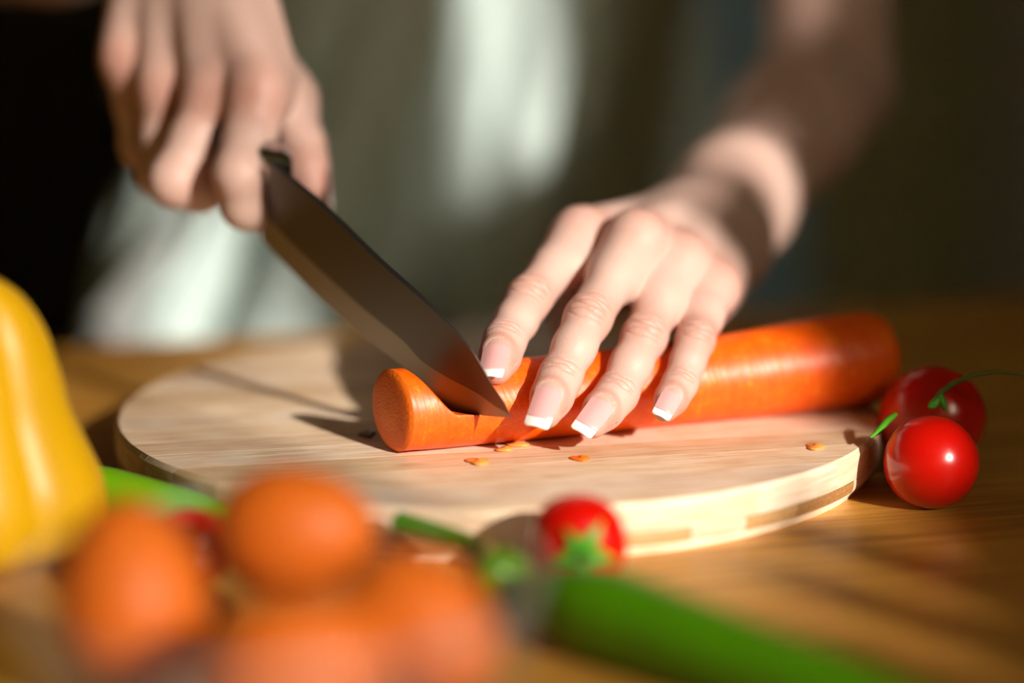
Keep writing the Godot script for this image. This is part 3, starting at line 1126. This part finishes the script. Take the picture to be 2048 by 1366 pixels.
# ------------------------------------------------------------------ cutting board
func board_strip(lo: float, hi: float, y0: float, y1: float, rr: Callable, turned: bool) -> ArrayMesh:
	# the part of a disc between two parallel lines, with the disc's rounded rim
	var k := MB.new()
	var ys := [y0, lerpf(y0, y1, 0.25), lerpf(y0, y1, 0.6), y1 - 0.0016, y1 - 0.0006, y1]
	var n := 22
	var loops := []
	var gap := 0.00005
	for y in ys:
		var r: float = rr.call(y)
		var loop := []
		var cut := gap if y < y1 - 0.0003 else gap + 0.00006
		var a := clampf(lo + cut, -r, r)
		var b := clampf(hi - cut, -r, r)
		for i in n + 1:
			var w := lerpf(a, b, float(i) / n)
			loop.append(Vector2(sqrt(maxf(r * r - w * w, 0.0)), w))
		for i in n + 1:
			var w := lerpf(b, a, float(i) / n)
			loop.append(Vector2(-sqrt(maxf(r * r - w * w, 0.0)), w))
		loops.append(loop)
	var cnt: int = loops[0].size()
	var at := func(p: Vector2, y: float) -> Vector3: return Vector3(p.y, y, p.x) if turned else Vector3(p.x, y, p.y)
	for j in ys.size() - 1:
		for i in cnt:
			var i2 := (i + 1) % cnt
			var a: Vector2 = loops[j][i]
			var b: Vector2 = loops[j][i2]
			var out := Vector2(b.y - a.y, a.x - b.x)
			var mid := (lo + hi) * 0.5
			if out.dot((a + b) * 0.5 - Vector2(0, mid)) < 0.0:
				out = -out
			var o3: Vector3 = at.call(out, 0.0)
			if i < n or (i > n and i < cnt - 1):
				# on the rim: smooth normals
				var na: Vector3 = at.call(loops[j][i].normalized(), 0.35 if j >= 3 else 0.0).normalized()
				var nb: Vector3 = at.call(loops[j][i2].normalized(), 0.35 if j >= 3 else 0.0).normalized()
				var q := k.vert(at.call(loops[j][i], ys[j]), na)
				k.vert(at.call(loops[j][i2], ys[j]), nb)
				k.vert(at.call(loops[j + 1][i2], ys[j + 1]), nb)
				k.vert(at.call(loops[j + 1][i], ys[j + 1]), na)
				k.tri(q, q + 1, q + 2)
				k.tri(q, q + 2, q + 3)
			else:
				k.quad(at.call(a, ys[j]), at.call(b, ys[j]), at.call(loops[j + 1][i2], ys[j + 1]), at.call(loops[j + 1][i], ys[j + 1]), o3)
	for e in [[0, Vector3.DOWN], [ys.size() - 1, Vector3.UP]]:
		var L: Array = loops[e[0]]
		for i in n:
			var y: float = ys[e[0]]
			k.quad(at.call(L[i], y), at.call(L[i + 1], y), at.call(L[cnt - 2 - i], y), at.call(L[cnt - 1 - i], y), e[1])
	return k.mesh()


func make_board() -> void:
	var board := thing("cutting_board", "round bamboo cutting board of laminated strips under the carrot", "cutting board", Vector3(-0.005, 0, -0.008))
	board.rotation.y = deg_to_rad(13.0)
	var R := 0.14
	rng.seed = 12
	var rim := func(y: float) -> float:
		return R - 0.0016 * smooth(0.0165, 0.018, y) - 0.004 * smooth(0.006, 0.0, y)
	# top layer
	var w := -R
	var i := 0
	while w < R - 0.001:
		var nx := minf(w + rng.randf_range(0.018, 0.026), R)
		if R - nx < 0.008:
			nx = R
		obj("strip", board_strip(w, nx, 0.0085, BOARD_TOP, rim, false), m["bamboo%d" % [0, 2, 1, 0, 3, 2][i % 6]], board)
		w = nx
		i += 1
	# middle layer across, seen only on the rim
	w = -R
	while w < R - 0.001:
		var nx := minf(w + rng.randf_range(0.020, 0.030), R)
		if R - nx < 0.008:
			nx = R
		obj("core_block", board_strip(w, nx, 0.0035, 0.0083, rim, true), m["bamboo_end%d" % (i % 2)] if i % 3 else m.bamboo1, board)
		w = nx
		i += 1
	# bottom layer
	w = -R
	while w < R - 0.001:
		var nx := minf(w + rng.randf_range(0.03, 0.045), R)
		if R - nx < 0.012:
			nx = R
		obj("base_strip", board_strip(w, nx, 0.0, 0.0033, rim, false), m["bamboo%d" % (i % 3)], board)
		w = nx
		i += 1


# ------------------------------------------------------------------ vegetables, eggs, bowl
func tomato(label: String, at: Vector3, r: float, turn: Vector3, squash: float, green: int) -> void:
	var t := thing("tomato", label, "tomato", at, "small red tomatoes")
	t.rotation = turn
	var prof := []
	for j in 41:
		var a := PI * j / 40.0
		var dimple := 0.16 * exp(-pow(a / 0.30, 2.0))
		prof.append(Vector2(sin(a) * r * (1.0 + 0.02 * cos(2.0 * a)), (cos(a) * (1.0 - dimple)) * r * squash))
	prof[0].x = 0.00001
	prof[40].x = 0.00001
	var lobes := func(th: float, p: Vector2) -> Vector2:
		var f := 1.0 + 0.012 * sin(th * 5.0 + 0.4) * smooth(-r, r, p.y) + 0.014 * sin(th * 2.0 + 1.0)
		return Vector2(p.x * f, p.y)
	obj("fruit", lathe(prof, 64, lobes), m.tomato, t)
	if green == 0:
		return
	var top := r * squash * 0.84
	var k := MB.new()
	for i in 5:
		# sepals: narrow pointed leaves that arch away from the crown
		var a := TAU * i / 5.0 + 0.3
		var dirv := Vector3(cos(a), 0, sin(a))
		var acr := Vector3(-sin(a), 0, cos(a))
		var rows := []
		var ln := r * (0.8 if i % 2 else 1.0) * 0.78
		for j in 10:
			var s := j / 9.0
			var w := r * 0.17 * (sin(PI * pow(s, 0.6)) * 0.8 + 0.2) * (1.0 - s * s)
			var c := dirv * (s * ln) + Vector3(0, top + r * (0.10 + 0.22 * s - 0.42 * s * s + (0.18 * s if i % 2 else 0.0)), 0)
			var row := []
			for q in 8:
				var b := TAU * q / 8.0
				row.append(c + acr * cos(b) * maxf(w, 0.00005) + Vector3(0, sin(b) * r * 0.028 + absf(cos(b)) * w * 0.35, 0))
			rows.append(row)
		k.grid(rows, true)
	var cal := obj("calyx", k.mesh(), m.calyx, t)
	var s := MB.new()
	if green == 1:
		s.tube([Vector3(0, top, 0), Vector3(0, top + r * 0.25, 0), Vector3(r * 0.1, top + r * 0.5, 0)], [r * 0.11, r * 0.09, r * 0.08], 10)
	else:
		s.tube([Vector3(0, top, 0), Vector3(0.0005, top + 0.003, 0.0), Vector3(0.001, top + 0.0055, 0.0005)], [0.0014, 0.0012, 0.0016], 10)
	obj("stem", s.mesh(), m.calyx, cal)


func make_tomatoes() -> void:
	# the pair on the vine, right of the board
	tomato("glossy round red tomato right of the board, front one of the pair", Vector3(0.1427, 0.0158, 0.0640), 0.0163, Vector3(-0.75, 0.3, -0.3), 0.97, 0)
	tomato("red tomato standing behind the glossy one, right of the carrot's thick end", Vector3(0.1505, 0.0200, 0.0185), 0.0188, Vector3(0.5, 0.0, -0.5), 1.04, 0)
	tomato("small red tomato with a green star of sepals between board rim and green pepper", Vector3(0.0200, 0.0150, 0.1570), 0.0153, Vector3(1.48, 0.2, 0.12), 0.98, 1)
	tomato("dim red tomato half hidden behind the eggs and beside the yellow pepper", Vector3(-0.0975, 0.0125, 0.1560), 0.0128, Vector3(0.2, 0.8, 0.2), 0.96, 0)
	# the bent vine stalk that holds the pair
	var k := MB.new()
	k.tube([Vector3(0.1475, 0.0345, 0.0460), Vector3(0.1490, 0.0362, 0.0450), Vector3(0.1535, 0.0392, 0.0440), Vector3(0.1600, 0.0415, 0.0430), Vector3(0.1680, 0.0425, 0.0420), Vector3(0.1780, 0.0412, 0.0410)], [0.0013, 0.0011, 0.0010, 0.0009, 0.0007, 0.0004], 10)
	var o := obj("vine_stalk", k.mesh(), m.stem)
	tag(o, "thin dry green stalk arching from between the two tomatoes on the right", "stalk")
	var l := MB.new()
	l.tube([Vector3(0.1478, 0.0348, 0.0460), Vector3(0.1490, 0.0325, 0.0470), Vector3(0.1500, 0.0300, 0.0478)], [0.0016, 0.0014, 0.0006], 8)
	l.tube([Vector3(0.1480, 0.0340, 0.0460), Vector3(0.1455, 0.0318, 0.0472), Vector3(0.1440, 0.0312, 0.0480)], [0.0015, 0.0017, 0.0006], 8)
	obj("leaflet", l.mesh(), m.calyx, o)
	var f := MB.new()
	f.tube([Vector3(0.1335, 0.0275, 0.0430), Vector3(0.1300, 0.0262, 0.0470), Vector3(0.1265, 0.0240, 0.0520), Vector3(0.1230, 0.0225, 0.0560)], [0.0008, 0.0012, 0.0012, 0.0004], 8)
	obj("leaflet", f.mesh(), m.calyx, o)


func pepper_long(label: String, pts: Array, radii: Array, stem: Array, mt: Material) -> void:
	var o := thing("green_pepper", label, "pepper", pts[0], "long green peppers")
	var curve := Curve3D.new()
	for i in pts.size():
		var tan: Vector3 = (pts[mini(i + 1, pts.size() - 1)] - pts[maxi(i - 1, 0)]) / 6.0
		curve.add_point(pts[i] - pts[0], -tan, tan)
	var rows := []
	var total := curve.get_baked_length()
	var keys := []
	for i in radii.size():
		keys.append([float(i) / (radii.size() - 1), radii[i]])
	var n := 48
	for j in n + 1:
		var s := float(j) / n
		var c := curve.sample_baked(s * total)
		var d := (curve.sample_baked(minf(s * total + 0.002, total)) - curve.sample_baked(maxf(s * total - 0.002, 0.0))).normalized()
		var a := Vector3.UP.cross(d).normalized()
		var u := d.cross(a)
		var r := maxf(spline(keys, s), 0.00002)
		var ring := []
		for i in 40:
			var t := TAU * i / 40.0
			var w := r * (1.0 + 0.05 * sin(t * 3.0 + 0.5) * (1.0 - s * 0.5))
			ring.append(c + (a * cos(t) + u * sin(t)) * w)
		rows.append(ring)
	var k := MB.new()
	k.grid(rows, true)
	obj("pod", k.mesh(), mt, o)
	if stem.size():
		var q := MB.new()
		var sp := []
		var sr := []
		for e in stem:
			sp.append(e[0] - pts[0])
			sr.append(e[1])
		q.tube(sp, sr, 14)
		obj("stem", q.mesh(), m.lime if mt == m.lime else m.green, o)


func make_peppers() -> void:
	pepper_long("long green pepper lying in the foreground with its stem pointing left at the board", [Vector3(-0.0042, 0.0150, 0.1940), Vector3(-0.0032, 0.0148, 0.1950), Vector3(0.0280, 0.0130, 0.2220), Vector3(0.0620, 0.0110, 0.2560), Vector3(0.0900, 0.0100, 0.2840), Vector3(0.1150, 0.0085, 0.3070), Vector3(0.1330, 0.0070, 0.3220)], [0.0, 0.0124, 0.0126, 0.0112, 0.0098, 0.0070, 0.0015],
		[[Vector3(-0.0357, 0.0163, 0.1388), 0.0022], [Vector3(-0.0352, 0.0162, 0.1396), 0.0036], [Vector3(-0.0160, 0.0140, 0.1500), 0.0028], [Vector3(-0.0065, 0.0145, 0.1650), 0.0030], [Vector3(-0.0056, 0.0150, 0.1820), 0.0050], [Vector3(-0.0033, 0.0149, 0.1955), 0.0095]], m.green)
	pepper_long("lime green pepper lying at the left foot of the board, behind the eggs", [Vector3(-0.2000, 0.0102, 0.0620), Vector3(-0.1750, 0.0102, 0.0680), Vector3(-0.1350, 0.0100, 0.0840), Vector3(-0.1050, 0.0095, 0.1010), Vector3(-0.0850, 0.0080, 0.1150), Vector3(-0.0700, 0.0060, 0.1260)], [0.001, 0.0098, 0.0098, 0.0078, 0.0050, 0.0], [], m.lime)
	# yellow pepper
	var y := thing("yellow_pepper", "large yellow bell pepper standing at the left edge, beside the eggs", "pepper", Vector3(-0.1680, 0.0, 0.1265))
	var prof := []
	for q in [[0.0, 0.004], [0.010, 0.002], [0.022, 0.0005], [0.031, 0.003], [0.0375, 0.009], [0.0395, 0.017], [0.0385, 0.026], [0.0345, 0.036], [0.0295, 0.048], [0.0262, 0.062], [0.0225, 0.074], [0.0165, 0.084], [0.009, 0.090], [0.003, 0.0915], [0.00001, 0.0910]]:
		prof.append(Vector2(q[0], q[1]))
	var fine := []
	var kr := []
	var ky := []
	for i in prof.size():
		kr.append([float(i), prof[i].x])
		ky.append([float(i), prof[i].y])
	for i in 71:
		var s := i / 70.0 * (prof.size() - 1)
		fine.append(Vector2(maxf(spline(kr, s), 0.00001), maxf(spline(ky, s), 0.0)))
	var lobes := func(th: float, p: Vector2) -> Vector2:
		var c := absf(sin(th * 1.5 + 1.95))
		return Vector2(p.x * (0.80 + 0.21 * pow(c, 0.6)), p.y)
	obj("pod", lathe(fine, 96, lobes), m.yellow, y)
	var st := MB.new()
	st.tube([Vector3(0, 0.088, 0), Vector3(0.001, 0.096, 0), Vector3(0.004, 0.106, 0.002)], [0.006, 0.0042, 0.005], 12)
	obj("stem", st.mesh(), m.green, y)


func egg(label: String, at: Vector3, r: float, axis: Vector3) -> void:
	var prof := []
	for j in 37:
		var a := PI * j / 36.0
		var y := cos(a)
		prof.append(Vector2(maxf(sin(a) * r * (1.0 - 0.12 * y), 0.00001), y * r * 1.27))
	var o := obj("egg", lathe(prof, 56), m.egg)
	var up := axis.normalized()
	var x := up.cross(Vector3(0.3, 0.2, 0.9)).normalized()
	o.transform = Transform3D(Basis(x, up, x.cross(up)), at)
	tag(o, label, "egg", "brown eggs in the glass bowl")


func make_eggs() -> void:
	egg("brown egg lying sideways at the back of the bowl, highest in the picture", Vector3(-0.0592, 0.0385, 0.2262), 0.0178, Vector3(1.0, 0.12, 0.25))
	egg("brown egg standing on end at the left of the bowl", Vector3(-0.0973, 0.0345, 0.2681), 0.0190, Vector3(-0.15, 1.0, -0.35))
	egg("brown egg at the right of the bowl, behind the front one", Vector3(-0.0230, 0.0320, 0.2885), 0.0178, Vector3(0.8, -0.35, 0.5))
	egg("brown egg at the front of the bowl, lowest in the picture", Vector3(-0.0500, 0.0330, 0.3230), 0.0185, Vector3(0.9, 0.2, -0.3))
	var bowl := thing("glass_bowl", "clear glass bowl holding the brown eggs in the foreground", "bowl", Vector3(-0.058, 0.0, 0.280))
	var k := []
	for q in [[0.0, 0.003], [0.030, 0.003], [0.043, 0.004], [0.053, 0.010], [0.060, 0.022], [0.063, 0.034], [0.0645, 0.044]]:
		k.append(Vector2(maxf(q[0], 0.00001), q[1]))
	var rr := []
	var yy := []
	for i in k.size():
		rr.append([float(i), k[i].x])
		yy.append([float(i), k[i].y])
	var fine := []
	for i in 49:
		var s := i / 48.0 * (k.size() - 1)
		fine.append(Vector2(spline(rr, s), spline(yy, s)))
	var flutes := func(th: float, p: Vector2) -> Vector2:
		return Vector2(p.x * (1.0 + 0.20 * sin(th) * sin(th) + 0.02 * sin(th * 24.0) * smooth(0.03, 0.06, p.x)), p.y)
	obj("bowl_wall", lathe(fine, 192, flutes), m.glass, bowl)
	var ring := MB.new()
	var pts := []
	var rows := []
	for j in 97:
		var th := TAU * (j % 96) / 96.0
		var row := []
		for i in 10:
			var b := TAU * i / 10.0
			var r := 0.0646 * (1.0 + 0.20 * sin(th) * sin(th)) + 0.0016 * cos(b)
			row.append(Vector3(cos(th) * r, 0.0442 + 0.0014 * sin(b), sin(th) * r))
		rows.append(row)
	ring.grid(rows, true)
	obj("rim", ring.mesh(), m.glass_rim, bowl)


# ------------------------------------------------------------------ table and room
func make_table() -> void:
	var table := thing("kitchen_table", "honey coloured wooden kitchen table under the cutting board", "table", Vector3(0.075, 0, 0.135))
	table.rotation.y = deg_to_rad(15.0)
	# the back edge runs through (-0.1975, -0.1832) and (0.251, -0.303)
	obj("tabletop", boxed(Vector3(0, -0.016, 0.0), Vector3(0.75, 0.016, 0.40), 0.003), m.oak, table)
	for sx in [-1.0, 1.0]:
		for sz in [-1.0, 1.0]:
			obj("leg", boxed(Vector3(sx * 0.69, -0.466, sz * 0.34), Vector3(0.03, 0.434, 0.03), 0.004), m.oak, table)
	for sz in [-1.0, 1.0]:
		obj("apron_rail", boxed(Vector3(0, -0.072, sz * 0.34), Vector3(0.66, 0.04, 0.011), 0.002), m.oak, table)
	for sx in [-1.0, 1.0]:
		obj("apron_rail", boxed(Vector3(sx * 0.69, -0.072, 0), Vector3(0.011, 0.04, 0.31), 0.002), m.oak, table)


func make_room() -> void:
	var f := -0.90
	var c := 1.70
	var x0 := -2.0
	var x1 := 1.25
	var z0 := -1.9
	var z1 := 2.8
	struct("floor", boxed(Vector3((x0 + x1) / 2, f - 0.05, (z0 + z1) / 2), Vector3((x1 - x0) / 2 + 0.2, 0.05, (z1 - z0) / 2 + 0.2)), m.floor)
	struct("ceiling", boxed(Vector3((x0 + x1) / 2, c + 0.05, (z0 + z1) / 2), Vector3((x1 - x0) / 2 + 0.2, 0.05, (z1 - z0) / 2 + 0.2)), m.ceiling)
	struct("wall_back", boxed(Vector3((x0 + x1) / 2, (f + c) / 2, z0 - 0.06), Vector3((x1 - x0) / 2 + 0.2, (c - f) / 2, 0.06)), m.back_wall)
	struct("wall_left", boxed(Vector3(x0 - 0.06, (f + c) / 2, (z0 + z1) / 2), Vector3(0.06, (c - f) / 2, (z1 - z0) / 2)), m.wall)
	struct("wall_front", boxed(Vector3((x0 + x1) / 2, (f + c) / 2, z1 + 0.06), Vector3((x1 - x0) / 2 + 0.2, (c - f) / 2, 0.06)), m.wall)
	# right wall, out of view; its window opening is placed to bound the sunlight
	var wz0 := 1.172
	var wz1 := 2.55
	var wy0 := 0.822
	var wy1 := 1.55
	var k := MB.new()
	k.box(Vector3(x1 + 0.06, (f + c) / 2, (z0 + wz0) / 2), Vector3(0.06, (c - f) / 2, (wz0 - z0) / 2))
	k.box(Vector3(x1 + 0.06, (f + c) / 2, (z1 + wz1) / 2), Vector3(0.06, (c - f) / 2, (z1 - wz1) / 2))
	k.box(Vector3(x1 + 0.06, (f + wy0) / 2, (wz0 + wz1) / 2), Vector3(0.06, (wy0 - f) / 2, (wz1 - wz0) / 2))
	k.box(Vector3(x1 + 0.06, (c + wy1) / 2, (wz0 + wz1) / 2), Vector3(0.06, (c - wy1) / 2, (wz1 - wz0) / 2))
	struct("wall_right", k.mesh(), m.wall)
	# out-of-view window; panels and uprights placed to shade the arm, wrist and apron
	var win := Node3D.new()
	win.name = "unseen_window_1"
	win.set_meta("kind", "structure")
	win.position = Vector3(x1 + 0.012, 0, 0)
	add_child(win)
	obj("unseen_shade_panel", boxed(Vector3(0, (wy0 + 0.962) / 2, (wz0 + 1.330) / 2), Vector3(0.012, (0.962 - wy0) / 2, (1.330 - wz0) / 2)), m.frame, win)
	obj("unseen_shade_panel", boxed(Vector3(0, (wy0 + 0.944) / 2, 1.3485), Vector3(0.012, (0.944 - wy0) / 2, 0.0185)), m.frame, win)
	obj("unseen_lower_shade_bar", boxed(Vector3(0, (wy0 + 0.956) / 2, 1.470), Vector3(0.012, (0.956 - wy0) / 2, 0.040)), m.frame, win)
	obj("unseen_upper_shade_bar", boxed(Vector3(0, (wy1 + 0.962) / 2, 1.3215), Vector3(0.012, (wy1 - 0.962) / 2, 0.0665)), m.frame, win)
	# unseen slats, placed to dim the sun on eggs, board left and right hand
	for q in 15:
		obj("unseen_shade_slat", boxed(Vector3(0.03, (wy0 + wy1) / 2, 1.860 + 0.045 * q), Vector3(0.0015, (wy1 - wy0) / 2, 0.0072), 0.0005), m.frame, win)
	for q in 6:
		obj("unseen_shade_slat", boxed(Vector3(0.03, (1.045 + wy1) / 2, 1.655 + 0.030 * q), Vector3(0.0015, (wy1 - 1.045) / 2, 0.0058), 0.0005), m.frame, win)
	for q in 4:  # unseen short bars, placed to stripe the front of the table with shade
		obj("unseen_sill_shade_bar", boxed(Vector3(0.02, wy0 + 0.030, 1.645 + 0.062 * q), Vector3(0.006, 0.030, 0.014), 0.002), m.frame, win)
	# furniture far behind, out of focus
	var cab := thing("cupboard", "dark brown wooden cupboard standing against the back wall at the left", "cupboard", Vector3(-0.72, f, -1.62))
	obj("carcass", boxed(Vector3(0, 1.1, 0), Vector3(0.55, 1.1, 0.27), 0.004), m.dark_wood, cab)
	for s in [-1.0, 1.0]:
		var d := obj("door", boxed(Vector3(s * 0.272, 1.1, 0.28), Vector3(0.264, 1.06, 0.010), 0.004), m.dark_wood, cab)
		obj("handle", boxed(Vector3(s * 0.04, 1.1, 0.30), Vector3(0.006, 0.08, 0.008), 0.002), m.polished, d)
	var door := thing("trim_1", "", "", Vector3(0.565, f, -1.87))
	door.remove_meta("label")
	door.remove_meta("category")
	door.set_meta("kind", "structure")
	obj("frame", boxed(Vector3(0.022, 1.05, 0), Vector3(0.05, 1.05, 0.02), 0.003), m.grey, door)
	var blue := thing("fridge", "tall dark blue-grey fridge behind the person, between body and left arm", "fridge", Vector3(0.19, f, -1.35))
	obj("casing", boxed(Vector3(0, 0.85, 0), Vector3(0.05, 0.85, 0.28), 0.01), m.blue, blue)


func _ready() -> void:
	rng.seed = 1
	var cam := Camera3D.new()
	cam.name = "camera"
	cam.position = Vector3(0, 0.223, 0.862)
	cam.rotation_degrees = Vector3(-11.7, 0, 0)
	cam.near = 0.02
	cam.far = 40.0
	var lens := CameraAttributesPhysical.new()
	lens.frustum_focal_length = 85.0
	lens.frustum_focus_distance = 0.826
	lens.frustum_near = 0.02
	lens.frustum_far = 40.0
	lens.exposure_aperture = 1.85
	cam.attributes = lens
	add_child(cam)
	cam.fov = 16.0686
	cam.current = true
	var sky := Sky.new()
	var sm := ProceduralSkyMaterial.new()
	sm.sky_top_color = Color(0.84, 0.8, 0.7)
	sm.sky_horizon_color = Color(0.97, 0.9, 0.78)
	sm.ground_bottom_color = Color(0.35, 0.33, 0.3)
	sm.ground_horizon_color = Color(0.6, 0.6, 0.58)
	sm.sky_energy_multiplier = 1.0
	sky.sky_material = sm
	var env := Environment.new()
	env.background_mode = Environment.BG_SKY
	env.sky = sky
	env.background_energy_multiplier = 16.0
	env.tonemap_mode = Environment.TONE_MAPPER_LINEAR
	env.tonemap_exposure = 1.0
	env.sdfgi_enabled = true
	env.ssao_enabled = true
	env.ssil_enabled = true
	var we := WorldEnvironment.new()
	we.name = "environment"
	we.environment = env
	add_child(we)
	var sun := DirectionalLight3D.new()
	sun.name = "sun"
	sun.light_color = Color(1.0, 0.97, 0.93)
	sun.light_energy = 2.05
	sun.light_angular_distance = 0.8
	sun.shadow_enabled = true
	sun.sky_mode = DirectionalLight3D.SKY_MODE_LIGHT_ONLY
	sun.basis = Basis.looking_at(-SUN.normalized(), Vector3.UP)
	add_child(sun)

	make_materials()
	make_room()
	make_table()
	make_board()
	make_carrot()
	make_knife()
	make_person()
	make_tomatoes()
	make_peppers()
	make_eggs()
	make_scraps()
